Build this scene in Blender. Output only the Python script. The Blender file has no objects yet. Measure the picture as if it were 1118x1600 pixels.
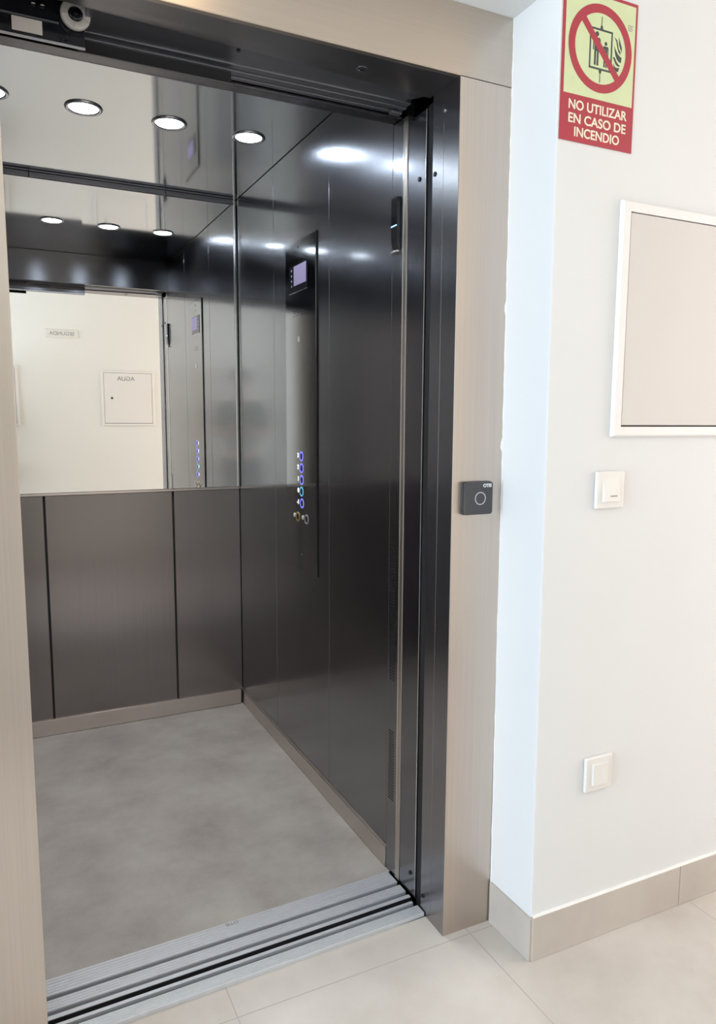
import bpy, bmesh, math, random
from mathutils import Vector, Matrix
random.seed(7)
scene = bpy.context.scene
COL = scene.collection

# ------------------------------------------------------------------ camera
CAM = Vector((-0.0313, -1.4147, 1.2642)); YAW, PITCH, ROLL, FPX = 0.4555, -0.1247, 0.0048, 1146.43
fw = Vector((math.sin(YAW)*math.cos(PITCH), math.cos(YAW)*math.cos(PITCH), math.sin(PITCH)))
rt = Vector((math.cos(YAW), -math.sin(YAW), 0)); up = rt.cross(fw)
r2 = rt*math.cos(ROLL) + up*math.sin(ROLL); u2 = -rt*math.sin(ROLL) + up*math.cos(ROLL)
cd = bpy.data.cameras.new('camera'); cam = bpy.data.objects.new('camera', cd); COL.objects.link(cam)
M3 = Matrix((r2, u2, -fw)).transposed()
cam.matrix_world = Matrix.Translation(CAM) @ M3.to_4x4()
cd.sensor_fit = 'VERTICAL'; cd.sensor_height = 36; cd.lens = FPX/1600*36; cd.clip_start = 0.02
scene.camera = cam

# ------------------------------------------------------------------ world, exposure
scene.view_settings.view_transform = 'Standard'; scene.view_settings.look = 'None'
scene.view_settings.exposure = 0.0; scene.view_settings.gamma = 1; scene.view_settings.use_curve_mapping = False
w = bpy.data.worlds.new('world'); scene.world = w; w.use_nodes = True
bg = w.node_tree.nodes['Background']; bg.inputs[0].default_value = (0.75, 0.87, 1, 1); bg.inputs[1].default_value = 1.5
WINDOW_W, WARM_LAMP, CAR_LAMP, CAR_SPOT = 92.0, 26.0, 60.0, 1.8

def area(name, loc, rot, sx, sy, power, color):
    l = bpy.data.lights.new(name, 'AREA'); l.shape = 'RECTANGLE'; l.size = sx; l.size_y = sy
    l.energy = power; l.color = color
    o = bpy.data.objects.new(name, l); COL.objects.link(o); o.location = loc; o.rotation_euler = rot
    return o
# daylight entering through the tall window in the left end wall of the landing (light faces +X)
area('window_daylight', (-2.72, -1.03, 1.35), (0, -math.pi/2, 0), 2.0, 1.3, WINDOW_W, (0.68, 0.84, 1.0))
# added warm fill light in the unseen opening at the right end (light faces -X)
area('right_end_fill', (3.42, -1.03, 1.35), (0, math.pi/2, 0), 2.0, 1.2, WINDOW_W*0.30, (1.0, 0.86, 0.76))

# ------------------------------------------------------------------ materials
def nm(name):
    m = bpy.data.materials.new(name); m.use_nodes = True
    nt = m.node_tree; return m, nt, nt.nodes['Principled BSDF']
def ramp(nt, fac, stops):
    r = nt.nodes.new('ShaderNodeValToRGB'); e = r.color_ramp.elements
    while len(e) < len(stops): e.new(0.5)
    for i, (p, c) in enumerate(stops): e[i].position = p; e[i].color = (*c, 1)
    nt.links.new(fac, r.inputs[0]); return r.outputs[0]
def objco(nt, scale):
    g = nt.nodes.new('ShaderNodeNewGeometry'); mp = nt.nodes.new('ShaderNodeMapping'); mp.inputs['Scale'].default_value = scale
    nt.links.new(g.outputs['Position'], mp.inputs[0]); return mp.outputs[0]
def noise(nt, vec, sc=1, det=3, rough=0.5):
    n = nt.nodes.new('ShaderNodeTexNoise'); n.inputs['Scale'].default_value = sc
    n.inputs['Detail'].default_value = det; n.inputs['Roughness'].default_value = rough
    nt.links.new(vec, n.inputs['Vector']); return n.outputs['Fac']
def bump(nt, bs, fac, strength, dist=0.001):
    b = nt.nodes.new('ShaderNodeBump'); b.inputs['Strength'].default_value = strength; b.inputs['Distance'].default_value = dist
    nt.links.new(fac, b.inputs['Height']); nt.links.new(b.outputs[0], bs.inputs['Normal'])
def plain(name, c, rough=0.5, metal=0.0, spec=0.5, var=0.03, sc=30):
    m, nt, b = nm(name)
    f = noise(nt, objco(nt, (1, 1, 1)), sc, 2)
    lo = tuple(max(0, x*(1-var)) for x in c); hi = tuple(min(1, x*(1+var)) for x in c)
    nt.links.new(ramp(nt, f, [(0.3, lo), (0.7, hi)]), b.inputs['Base Color'])
    b.inputs['Roughness'].default_value = rough; b.inputs['Metallic'].default_value = metal
    b.inputs['Specular IOR Level'].default_value = spec
    return m
def emit(name, c, s, base=(0.8, 0.8, 0.8)):
    m, nt, b = nm(name); b.inputs['Base Color'].default_value = (*base, 1)
    b.inputs['Emission Color'].default_value = (*c, 1); b.inputs['Emission Strength'].default_value = s; return m
def steel(name, c, rough=0.25, aniso=0.75, grain='z', var=0.06, wave=0.0, coat=0.0):
    """Brushed stainless steel; grain runs along z or x, highlights spread across it."""
    m, nt, b = nm(name)
    sc = (220, 220, 1.2) if grain == 'z' else (1.2, 220, 220)
    f = noise(nt, objco(nt, sc), 1, 3, 0.6)
    f2 = noise(nt, objco(nt, (2.2, 2.2, 1.1)), 1, 2)
    mx = nt.nodes.new('ShaderNodeMath'); mx.operation = 'MULTIPLY_ADD'; mx.inputs[1].default_value = 0.6
    nt.links.new(f, mx.inputs[0])
    m2 = nt.nodes.new('ShaderNodeMath'); m2.operation = 'MULTIPLY'; m2.inputs[1].default_value = 0.4
    nt.links.new(f2, m2.inputs[0]); nt.links.new(m2.outputs[0], mx.inputs[2])
    lo = tuple(x*(1-var) for x in c); hi = tuple(min(1, x*(1+var)) for x in c)
    nt.links.new(ramp(nt, mx.outputs[0], [(0.3, lo), (0.7, hi)]), b.inputs['Base Color'])
    b.inputs['Metallic'].default_value = 1; b.inputs['Roughness'].default_value = rough
    b.inputs['Anisotropic'].default_value = aniso
    t = nt.nodes.new('ShaderNodeTangent'); t.direction_type = 'RADIAL'; t.axis = 'Z'
    nt.links.new(t.outputs[0], b.inputs['Tangent'])
    b.inputs['Anisotropic Rotation'].default_value = 0.0 if grain == 'z' else 0.25
    b.inputs['Coat Weight'].default_value = coat; b.inputs['Coat Roughness'].default_value = 0.10; b.inputs['Coat IOR'].default_value = 1.6
    if wave: bump(nt, b, noise(nt, objco(nt, (3.0, 3.0, 1.3)), 1, 1), wave, 0.02)
    return m

M = {}
M['frame'] = steel('frame_brushed_steel', (0.63, 0.55, 0.49), 0.34, 0.7)
M['frame_h'] = steel('header_brushed_steel', (0.60, 0.525, 0.455), 0.34, 0.7, 'x')
M['wall_steel'] = steel('car_wall_steel', (0.20, 0.20, 0.222), 0.25, 0.5, 'z', wave=0.010, coat=0.7)
M['back_steel'] = steel('back_panel_steel', (0.30, 0.275, 0.275), 0.23, 0.8, 'z', wave=0.03)
M['skirt'] = steel('skirting_steel', (0.66, 0.60, 0.57), 0.3, 0.6, 'x')
M['dark_steel'] = steel('transom_steel', (0.20, 0.20, 0.215), 0.24, 0.8, 'x')
M['track'] = plain('galvanised_track', (0.30, 0.305, 0.34), 0.45, 1.0)
M['track_light'] = plain('track_edge', (0.55, 0.55, 0.58), 0.3, 1.0)
M['ceil'] = steel('polished_ceiling_steel', (0.68, 0.71, 0.75), 0.07, 0.2, 'x', var=0.02, wave=0.006)
M['soffit_shade_steel'] = steel('soffit_shaded_brushed_steel', (0.34, 0.335, 0.345), 0.3, 0.6, 'x')  # same sheet as the header, darkened to carry its underside shade
M['cop'] = steel('control_panel_steel', (0.30, 0.30, 0.31), 0.10, 0.3, 'z')
M['bright'] = plain('polished_edge', (0.75, 0.74, 0.72), 0.2, 1.0)
M['alu'] = plain('sill_aluminium', (0.72, 0.74, 0.78), 0.38, 0.55, sc=60)
M['black'] = plain('matt_black', (0.012, 0.012, 0.014), 0.6)
M['gap'] = plain('dark_recess', (0.02, 0.02, 0.022), 0.8)
M['groove'] = plain('groove_bed', (0.05, 0.05, 0.06), 0.5, 0.4)
M['gloss_black'] = plain('glossy_black', (0.012, 0.013, 0.018), 0.06)
M['screw'] = plain('blackened_screw', (0.05, 0.05, 0.055), 0.35, 1.0)
m, nt, b = nm('mirror_glass'); b.inputs['Metallic'].default_value = 1; b.inputs['Roughness'].default_value = 0.0
b.inputs['Base Color'].default_value = (0.925, 0.905, 0.89, 1); M['mirror'] = m
M['car_light'] = emit('car_downlight_lens', (0.74, 0.87, 1.0), CAR_LAMP)
M['warm_light'] = emit('landing_downlight_lens', (1.0, 0.70, 0.38), WARM_LAMP)
M['ring'] = plain('downlight_trim', (0.62, 0.63, 0.65), 0.22, 1.0)

def plaster(name, c):
    m, nt, b = nm(name)
    f = noise(nt, objco(nt, (1, 1, 1)), 1.6, 3)
    nt.links.new(ramp(nt, f, [(0.3, tuple(x*0.975 for x in c)), (0.7, c)]), b.inputs['Base Color'])
    b.inputs['Roughness'].default_value = 0.75; b.inputs['Specular IOR Level'].default_value = 0.25
    bump(nt, b, noise(nt, objco(nt, (1, 1, 1)), 14, 4), 0.08, 0.004)
    return m
M['plaster'] = plaster('white_plaster', (0.80, 0.795, 0.79))
M['cream'] = plaster('cream_plaster', (0.86, 0.82, 0.73))
M['soffit'] = plaster('soffit_paint', (0.80, 0.80, 0.79))
M['concrete'] = plain('shaft_concrete', (0.10, 0.10, 0.10), 0.9)
M['mortar'] = plaster('white_caulk', (0.88, 0.86, 0.82))

# car floor: mottled grey-brown vinyl
m, nt, b = nm('mottled_vinyl')
f = noise(nt, objco(nt, (1, 1, 1)), 5.0, 8, 0.62)
g = noise(nt, objco(nt, (1, 1, 1)), 260, 2)
a = nt.nodes.new('ShaderNodeMath'); a.operation = 'MULTIPLY_ADD'; a.inputs[1].default_value = 0.18
nt.links.new(g, a.inputs[0]); nt.links.new(f, a.inputs[2])
nt.links.new(ramp(nt, a.outputs[0], [(0.38, (0.33, 0.30, 0.275)), (0.56, (0.41, 0.38, 0.35)), (0.74, (0.48, 0.455, 0.42))]), b.inputs['Base Color'])
b.inputs['Roughness'].default_value = 0.5; M['vinyl'] = m

# landing tiles, 600 mm porcelain with thin joints
m, nt, b = nm('porcelain_floor_tile')
co = objco(nt, (1, 1, 1))
f = noise(nt, co, 3.2, 8, 0.65)
base = ramp(nt, f, [(0.3, (0.54, 0.485, 0.43)), (0.5, (0.61, 0.555, 0.50)), (0.72, (0.67, 0.62, 0.565))])
sx = nt.nodes.new('ShaderNodeSeparateXYZ'); nt.links.new(co, sx.inputs[0])
def joint(out, off, period=0.6, half=0.0015):
    s = nt.nodes.new('ShaderNodeMath'); s.operation = 'SUBTRACT'; nt.links.new(out, s.inputs[0]); s.inputs[1].default_value = off
    p = nt.nodes.new('ShaderNodeMath'); p.operation = 'PINGPONG'; nt.links.new(s.outputs[0], p.inputs[0]); p.inputs[1].default_value = period/2
    l = nt.nodes.new('ShaderNodeMath'); l.operation = 'LESS_THAN'; nt.links.new(p.outputs[0], l.inputs[0]); l.inputs[1].default_value = half
    return l.outputs[0]
jx = joint(sx.outputs[0], 0.970); jy = joint(sx.outputs[1], -0.020)
mxx = nt.nodes.new('ShaderNodeMath'); mxx.operation = 'MAXIMUM'; nt.links.new(jx, mxx.inputs[0]); nt.links.new(jy, mxx.inputs[1])
mix = nt.nodes.new('ShaderNodeMix'); mix.data_type = 'RGBA'
nt.links.new(mxx.outputs[0], mix.inputs['Factor']); nt.links.new(base, mix.inputs['A']); mix.inputs['B'].default_value = (0.47, 0.42, 0.38, 1)
nt.links.new(mix.outputs['Result'], b.inputs['Base Color']); b.inputs['Roughness'].default_value = 0.42
M['tile'] = m
# skirting tile cut from the same porcelain
m, nt, b = nm('porcelain_skirting_tile')
f = noise(nt, objco(nt, (1, 1, 1)), 5, 7, 0.6)
nt.links.new(ramp(nt, f, [(0.3, (0.52, 0.46, 0.41)), (0.7, (0.61, 0.55, 0.49))]), b.inputs['Base Color'])
b.inputs['Roughness'].default_value = 0.45; M['skirt_tile'] = m

M['white_plastic'] = plain('white_plastic', (0.84, 0.81, 0.77), 0.32, var=0.01)
M['hatch_paint'] = plain('hatch_enamel', (0.68, 0.635, 0.605), 0.5, var=0.01, sc=4)
M['cream_enamel'] = plain('cream_enamel', (0.83, 0.78, 0.70), 0.5, var=0.01, sc=4)
M['hatch_frame'] = plain('hatch_frame_enamel', (0.86, 0.84, 0.82), 0.35, var=0.01)
M['grey_text'] = plain('grey_print', (0.30, 0.29, 0.28), 0.6)
M['light_text'] = plain('pale_print', (0.78, 0.78, 0.80), 0.5)
M['call_body'] = plain('charcoal_plastic', (0.045, 0.043, 0.048), 0.38)
M['call_face'] = plain('charcoal_face', (0.062, 0.060, 0.066), 0.30)
M['sign_red'] = plain('sign_red', (0.42, 0.035, 0.055), 0.45, var=0.02)
M['sign_green'] = plain('luminescent_panel', (0.66, 0.73, 0.43), 0.45, var=0.02)
M['sign_dark'] = plain('sign_dark_green_print', (0.045, 0.065, 0.055), 0.5)
M['sign_text'] = plain('sign_cream_print', (0.86, 0.80, 0.62), 0.5)
M['lcd'] = emit('lcd_glow', (0.36, 0.28, 0.58), 0.42, (0.1, 0.1, 0.15))
M['halo_blue'] = emit('blue_halo', (0.20, 0.22, 0.95), 1.1, (0.1, 0.1, 0.3))
M['halo_teal'] = emit('teal_halo', (0.08, 0.42, 0.62), 0.9, (0.1, 0.2, 0.3))
M['halo_yellow'] = plain('yellow_ring', (0.60, 0.45, 0.16), 0.35, 0.6)
M['halo_white'] = plain('silver_ring', (0.75, 0.75, 0.76), 0.3, 0.8)
M['glyph'] = emit('button_numeral', (0.9, 0.93, 1.0), 1.0)
M['roller'] = plain('grey_nylon', (0.50, 0.47, 0.44), 0.5)
M['sticker'] = plain('white_sticker', (0.62, 0.58, 0.56), 0.5)
M['plaque'] = plain('cream_plaque', (0.80, 0.76, 0.66), 0.35)
M['glass'] = plain('white_frame_paint', (0.80, 0.80, 0.80), 0.4)

# ------------------------------------------------------------------ helpers
def BM(): return bmesh.new()
def box(bm, x0, x1, y0, y1, z0, z1):
    c = Vector(((x0+x1)/2, (y0+y1)/2, (z0+z1)/2))
    mt = Matrix.Translation(c) @ Matrix.Diagonal((abs(x1-x0), abs(y1-y0), abs(z1-z0), 1))
    bmesh.ops.create_cube(bm, size=1, matrix=mt); return bm
def cyl(bm, c, axis, r, depth, r2=None, seg=32):
    rot = {'x': Matrix.Rotation(math.pi/2, 4, 'Y'), 'y': Matrix.Rotation(math.pi/2, 4, 'X'), 'z': Matrix.Identity(4)}[axis]
    bmesh.ops.create_cone(bm, cap_ends=True, segments=seg, radius1=r, radius2=r if r2 is None else r2, depth=depth,
                          matrix=Matrix.Translation(Vector(c)) @ rot)
    return bm
def prism(bm, pts, fn, t0, t1):
    """polygon pts (u,v) extruded between t0 and t1; fn(u,v,t)->xyz"""
    a = [bm.verts.new(fn(u, v, t0)) for u, v in pts]; b_ = [bm.verts.new(fn(u, v, t1)) for u, v in pts]
    n = len(pts)
    bm.faces.new(a); bm.faces.new(list(reversed(b_)))
    for i in range(n): bm.faces.new((a[i], b_[i], b_[(i+1) % n], a[(i+1) % n]))
    return bm
def annulus(bm, cu, cv, ro, ri, fn, t0, t1, seg=64, sv=1.0):
    L = []
    for i in range(seg):
        a = 2*math.pi*i/seg; cs, sn = math.cos(a), math.sin(a)*sv
        L.append([bm.verts.new(fn(cu+r*cs, cv+r*sn, t)) for r, t in ((ro, t0), (ro, t1), (ri, t1), (ri, t0))])
    for i in range(seg):
        p, q = L[i], L[(i+1) % seg]
        for k in range(4): bm.faces.new((p[k], q[k], q[(k+1) % 4], p[(k+1) % 4]))
    return bm
def rrect(w, h, r, n=6, cx=0, cy=0):
    pts = []
    for sx_, sy_, a0 in ((1, 1, 0), (-1, 1, 90), (-1, -1, 180), (1, -1, 270)):
        for k in range(n+1):
            a = math.radians(a0+90*k/n); pts.append((cx+sx_*(w/2-r)+r*math.cos(a), cy+sy_*(h/2-r)+r*math.sin(a)))
    return pts
def mk(name, bm, mat, parent=None, bevel=0.0, smooth=False, label=None, cat=None, group=None, kind=None, segs=2):
    bmesh.ops.recalc_face_normals(bm, faces=bm.faces)
    vs = [v.co for v in bm.verts]
    lo = Vector((min(v.x for v in vs), min(v.y for v in vs), min(v.z for v in vs)))
    hi = Vector((max(v.x for v in vs), max(v.y for v in vs), max(v.z for v in vs)))
    o0 = Vector(((lo.x+hi.x)/2, (lo.y+hi.y)/2, lo.z))
    bmesh.ops.translate(bm, verts=bm.verts, vec=-o0)
    me = bpy.data.meshes.new(name); bm.to_mesh(me); bm.free(); me.materials.append(mat)
    if smooth:
        for p in me.polygons: p.use_smooth = True
    o = bpy.data.objects.new(name, me); COL.objects.link(o)
    base = Vector((0, 0, 0)); p = parent
    while p: base += p.location; p = p.parent
    o.location = o0-base
    if parent: o.parent = parent
    if bevel:
        md = o.modifiers.new('bevel', 'BEVEL'); md.width = bevel; md.segments = segs; md.limit_method = 'ANGLE'
    return tag(o, label, cat, group, kind)
def tag(o, label=None, cat=None, group=None, kind=None):
    if label: o['label'] = label
    if cat: o['category'] = cat
    if group: o['group'] = group
    if kind: o['kind'] = kind
    return o
def thing(name, loc, label, cat, group=None):
    o = bpy.data.objects.new(name, None); COL.objects.link(o); o.location = loc; o.empty_display_size = 0.05
    return tag(o, label, cat, group)
def struct(name, bm, mat, bevel=0.0): return mk(name, bm, mat, None, bevel, kind='structure')
def text(name, s, size, mat, parent, loc, right, upv, depth=0.0006, offset=0.0, align='CENTER', xs=1.0, label=None):
    c = bpy.data.curves.new(name, 'FONT'); c.body = s; c.size = size; c.extrude = depth; c.offset = offset
    c.align_x = align; c.align_y = 'CENTER'
    t = bpy.data.objects.new('tmp', c); COL.objects.link(t)
    dg = bpy.context.evaluated_depsgraph_get(); me = bpy.data.meshes.new_from_object(t.evaluated_get(dg))
    bpy.data.objects.remove(t)
    R, U = Vector(right).normalized(), Vector(upv).normalized(); N = R.cross(U)
    me.transform(Matrix((R*xs, U, N)).transposed().to_4x4()); me.materials.clear(); me.materials.append(mat)
    o = bpy.data.objects.new(name, me); COL.objects.link(o)
    base = Vector((0, 0, 0)); p = parent
    while p: base += p.location; p = p.parent
    o.location = Vector(loc)-base
    if parent: o.parent = parent
    if label: o['label'] = label
    return o
XZ = lambda yy: (lambda u, v, t: (u, yy-t, v))          # on a wall facing -Y
YZ = lambda xx: (lambda u, v, t: (xx-t, u, v))          # on a wall facing -X

W, ZL, D = 0.903, -0.011, 0.157
H = 2.0; ZT = 2.144; XR = 1.0415; XL = -0.143
YB = 1.664; X2 = 0.903; X1 = -0.187; ZC = 2.162
LY = -1.90; LZ = 2.50; LX0 = -2.7; LX1 = 3.4
S = 0.0233                                                # the sills sit very slightly askew

# ------------------------------------------------------------------ the landing (setting)
struct('floor', box(BM(), LX0-0.1, LX1+0.1, LY-0.1, 0.083, ZL-0.12, ZL), M['tile'])
struct('ceiling', box(BM(), LX0-0.1, LX1+0.1, LY-0.1, -D+0.0, LZ, LZ+0.1), M['plaster'])
struct('wall_opposite', box(BM(), LX0-0.1, LX1+0.1, LY-0.12, LY, ZL, LZ), M['cream'])
# right wall: front face turned a hair, corner slightly out of plumb
A2 = -0.0115
def quadwall(bm, pts_bottom, pts_top):
    a = [bm.verts.new(p) for p in pts_bottom]; c = [bm.verts.new(p) for p in pts_top]; n = len(a)
    bm.faces.new(a); bm.faces.new(list(reversed(c)))
    for i in range(n): bm.faces.new((a[i], c[i], c[(i+1) % n], a[(i+1) % n]))
    return bm
xb, xt = 1.0455, 1.036
zt_ = LZ
xtt = xb+(xt-xb)*(LZ-ZL)/2.0*1.0
dx = LX1+0.1-XR
struct('wall_right', quadwall(BM(), [(xb, -D, ZL), (LX1+0.1, -D+A2*dx, ZL), (LX1+0.1, 0.06, ZL), (1.0445, 0.06, ZL)],
                                    [(xtt, -D, LZ), (LX1+0.1, -D+A2*dx, LZ), (LX1+0.1, 0.06, LZ), (1.0395, 0.06, LZ)]), M['plaster'], 0.003)
struct('wall_left', box(BM(), LX0-0.1, XL, -D, 0.06, ZL, LZ), M['plaster'])
struct('wall_lintel', box(BM(), XL, 1.045, -D, 0.06, ZT, LZ), M['soffit'])
# end walls with openings, daylight at the left and the added fill at the right
bm = BM(); x0, x1 = LX0-0.12, LX0
box(bm, x0, x1, LY, -1.70, ZL, LZ); box(bm, x0, x1, -0.36, -D, ZL, LZ); box(bm, x0, x1, -1.70, -0.36, ZL, 0.30); box(bm, x0, x1, -1.70, -0.36, 2.38, LZ)
struct('wall_end_left', bm, M['plaster'])
bm = BM(); x0, x1 = LX1, LX1+0.12
box(bm, x0, x1, LY, -1.66, ZL, LZ); box(bm, x0, x1, -0.40, -D-0.04, ZL, LZ); box(bm, x0, x1, -1.66, -0.40, 2.38, LZ)
struct('wall_end_right', bm, M['plaster'])
w1 = struct('window_1', box(BM(), LX0-0.10, LX0-0.09, -1.70, -0.36, 0.30, 2.38), M['glass'])
m, nt, b = nm('window_glazing'); b.inputs['Transmission Weight'].default_value = 1; b.inputs['Roughness'].default_value = 0.0
b.inputs['IOR'].default_value = 1.1; w1.data.materials.clear(); w1.data.materials.append(m)
bm = BM()
for a_, b_ in ((-1.70, -1.65), (-0.41, -0.36), (-1.055, -1.005)): box(bm, LX0-0.115, LX0-0.065, a_, b_, 0.30, 2.38)
for a_, b_ in ((0.30, 0.35), (2.33, 2.38)): box(bm, LX0-0.115, LX0-0.065, -1.70, -0.36, a_, b_)
mk('window_frame', bm, M['glass'], w1)
# skirting tiles of the landing
bm = BM(); box(bm, 1.0455, 1.5295, -D-0.0085, -D+0.01, ZL, 0.1005)
bmesh.ops.rotate(bm, verts=bm.verts, cent=(XR, -D, 0), matrix=Matrix.Rotation(math.atan(A2), 3, 'Z'))
struct('baseboard_right', bm, M['skirt_tile'], 0.0015)
bm = BM(); box(bm, 1.5310, 2.13, -D-0.0085, -D+0.01, ZL, 0.1005)
bmesh.ops.rotate(bm, verts=bm.verts, cent=(XR, -D, 0), matrix=Matrix.Rotation(math.atan(A2), 3, 'Z'))
struct('baseboard_right.001', bm, M['skirt_tile'], 0.0015)
struct('baseboard_return', box(BM(), 1.0375, 1.047, -D-0.005, -0.004, ZL, 0.098), M['skirt_tile'], 0.0015)
struct('baseboard_opposite', box(BM(), LX0, LX1, LY, LY+0.01, ZL, 0.10), M['skirt_tile'], 0.0015)
struct('baseboard_left', box(BM(), LX0, XL, -D-0.01, -D, ZL, 0.10), M['skirt_tile'], 0.0015)
# ragged caulk line on top of the skirting
bm = BM(); n = 60; prev = None
for i in range(n+1):
    x = 1.046+(2.12-1.046)*i/n; h = 0.0018+0.0022*random.random(); y = -D+A2*(x-XR)
    ring = [bm.verts.new((x, y-0.0075, 0.1003)), bm.verts.new((x, y-0.0052, 0.1003+h*0.7)), bm.verts.new((x, y+0.001, 0.1003+h)), bm.verts.new((x, y+0.001, 0.1003))]
    if prev:
        for k in range(4): bm.faces.new((prev[k], ring[k], ring[(k+1) % 4], prev[(k+1) % 4]))
    prev = ring
struct('trim_1', bm, M['mortar'])
bm = BM(); n = 170; prev = None
for i in range(n+1):
    z = ZL+0.10+(ZT-ZL-0.10)*i/n; h = 0.0008+0.0022*max(0, random.random()-0.35)+(0.004 if i in (92, 93, 118, 119) else 0); xw = 1.0438-0.0024*z
    ring = [bm.verts.new((xw-h, -0.0002, z)), bm.verts.new((xw-h*0.5, -0.0016, z)), bm.verts.new((xw+0.002, -0.0030, z)), bm.verts.new((xw+0.002, -0.0002, z))]
    if prev:
        for k in range(4): bm.faces.new((prev[k], ring[k], ring[(k+1) % 4], prev[(k+1) % 4]))
    prev = ring
struct('trim_2', bm, M['mortar'])
# lift shaft around the car
bm = BM(); box(bm, -1.15, -1.05, 0.06, 2.0, -0.3, 2.7); struct('wall_shaft_left', bm, M['concrete'])
struct('wall_shaft_right', box(BM(), 1.12, 1.22, 0.06, 2.0, -0.3, 2.7), M['concrete'])
struct('wall_shaft_back', box(BM(), -1.15, 1.22, 1.9, 2.0, -0.3, 2.7), M['concrete'])
struct('ceiling_shaft', box(BM(), -1.15, 1.22, -D, 2.0, 2.6, 2.7), M['concrete'])
struct('floor_shaft', box(BM(), -1.15, 1.22, 0.0, 2.0, -0.4, -0.3), M['concrete'])
struct('wall_shaft_front', box(BM(), -1.15, 1.22, 0.0, 0.06, -0.3, -0.135), M['concrete'])

# ------------------------------------------------------------------ landing door frame
fr = thing('elevator_door_frame', (W/2, 0, ZL), 'brushed stainless steel surround of the open elevator doorway, set back in the white wall', 'door frame')
def jamb_right():
    bm = BM()
    prism(bm, [(W, 0.0), (1.0412, 0.0), (1.0412, 0.012), (W+0.03, 0.012), (W+0.03, 0.108), (W, 0.108)],
          lambda u, v, t: (u, v, t), ZL, H); return bm
mk('jamb', jamb_right(), M['frame'], fr, 0.0012)
bm = BM(); prism(bm, [(0, 0.0), (XL+0.001, 0.0), (XL+0.001, 0.012), (-0.03, 0.012), (-0.03, 0.108), (0, 0.108)], lambda u, v, t: (u, v, t), ZL, H)
mk('jamb', bm, M['frame'], fr, 0.0012)
bm = BM(); box(bm, XL+0.001, 1.0412, 0.0, 0.012, H+0.0012, ZT-0.0005); box(bm, 0.0, W, 0.0, 0.012, H, H+0.0012)
hd = mk('header', bm, M['frame_h'], fr, 0.0004)
SOFF = lambda x: 0.0745+0.0575*x
bm = BM(); prism(bm, [(0.0, 0.0122), (W, 0.0122), (W, SOFF(W)), (0.0, SOFF(0))], lambda u, v, t: (u, v, t), H+0.0002, H+0.03)
box(bm, XL+0.001, 0.0, 0.0122, 0.07, H+0.0015, H+0.03)
mk('soffit_plate', bm, M['soffit_shade_steel'], fr)
for a_, b_ in ((XL+0.002, -0.0005), (W+0.0005, 1.040)): mk('gap_liner', box(BM(), a_, b_, 0.0025, 0.011, H-0.001, H+0.003), M['gap'], fr)
M['reveal'] = steel('reveal_shaded_steel', (0.36, 0.35, 0.36), 0.27, 0.6)  # darker copy of the jamb steel, shade put into its colour
mk('reveal_shade_sheet', box(BM(), W-0.0008, W+0.001, 0.0012, 0.1085, ZL, H-0.0002), M['reveal'], fr, 0.0003, label='brushed inner face of the right jamb, toned darker for its shade')
# reveal stiffening fold and rivets
mk('fold_strip', box(BM(), W-0.0012, W+0.002, 0.062, 0.106, ZL+0.02, 1.93), M['reveal'], fr, 0.0004)
for y, z in ((0.097, 1.825), (0.094, 0.040)):
    mk('screw', cyl(BM(), (W-0.0015, y, z), 'x', 0.0055, 0.004, seg=20), M['screw'], fr, 0.0008)
mk('rivet', cyl(BM(), (W-0.001, 0.062, 1.951), 'x', 0.0045, 0.004, seg=20), M['bright'], fr, 0.0008)
# small screw ring in the header soffit
hr = mk('soffit_hole_ring', annulus(BM(), 0.700, 0.070, 0.0125, 0.0085, lambda u, v, t: (u, v, t), H-0.0005, H+0.003), M['track'], fr)
mk('soffit_screw', cyl(BM(), (0.700, 0.070, H+0.0), 'z', 0.005, 0.004), M['screw'], fr, 0.0008)

# ------------------------------------------------------------------ door operator gear above the doorway
tr = thing('door_track', (0.2, 0.17, 1.96), 'dark metal sliding door track running above the elevator doorway', 'door track')
bm = BM(); prism(bm, [(0.1555, SOFF(0.1555)-0.004), (0.868, SOFF(0.868)-0.004), (0.868, 0.2005), (0.1555, 0.1745)], lambda u, v, t: (u, v, t), 2.006, 2.03)
mk('landing_rail', bm, M['track'], tr, 0.001)
mk('rail_end_bracket', prism(BM(), [(0.868, 0.1265), (0.902, 0.1265), (0.872, 0.165), (0.868, 0.165)], lambda u, v, t: (u, v, t), 2.005, 2.022), M['track'], tr, 0.0006)
bm = BM()
for a_, b_, z in ((0.179, 0.198, 2.003), (0.200, 0.211, 2.000), (0.213, 0.224, 2.0015), (0.226, 0.239, 1.999)):
    box(bm, 0.1555, 0.884, a_, b_, z, 2.0285)
mk('ribbed_rail', bm, M['track'], tr, 0.0008)
bm = BM(); box(bm, -1.0, 0.455, 0.172, 0.206, 1.9605, 1.963); box(bm, -1.0, 0.455, 0.2035, 0.206, 1.963, 2.040)
mk('guide_channel', bm, M['dark_steel'], tr, 0.0005)
mk('channel_lip', box(BM(), -1.0, 0.4545, 0.2062, 0.2072, 1.9600, 1.9635), M['track_light'], tr)
mk('channel_inside', box(BM(), 0.1560, 0.4545, 0.2005, 0.2030, 1.9632, 1.9975), M['gap'], tr)
bm = BM(); box(bm, -1.0, 0.1545, 0.142, 0.145, 1.9535, 2.10)
mk('hanger_plate', bm, M['gloss_black'], tr, 0.0006)
mk('hanger_plate_edge', box(BM(), -1.0, 0.1545, 0.1385, 0.1418, 1.9520, 1.9555), M['track_light'], tr)
mk('hanger_rib', box(BM(), -1.0, 0.110, 0.1395, 0.1418, 1.988, 1.991), M['track'], tr)
mk('hanger_screw', cyl(BM(), (0.1223, 0.1395, 1.9665), 'y', 0.0042, 0.006), M['screw'], tr, 0.0008)
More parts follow.
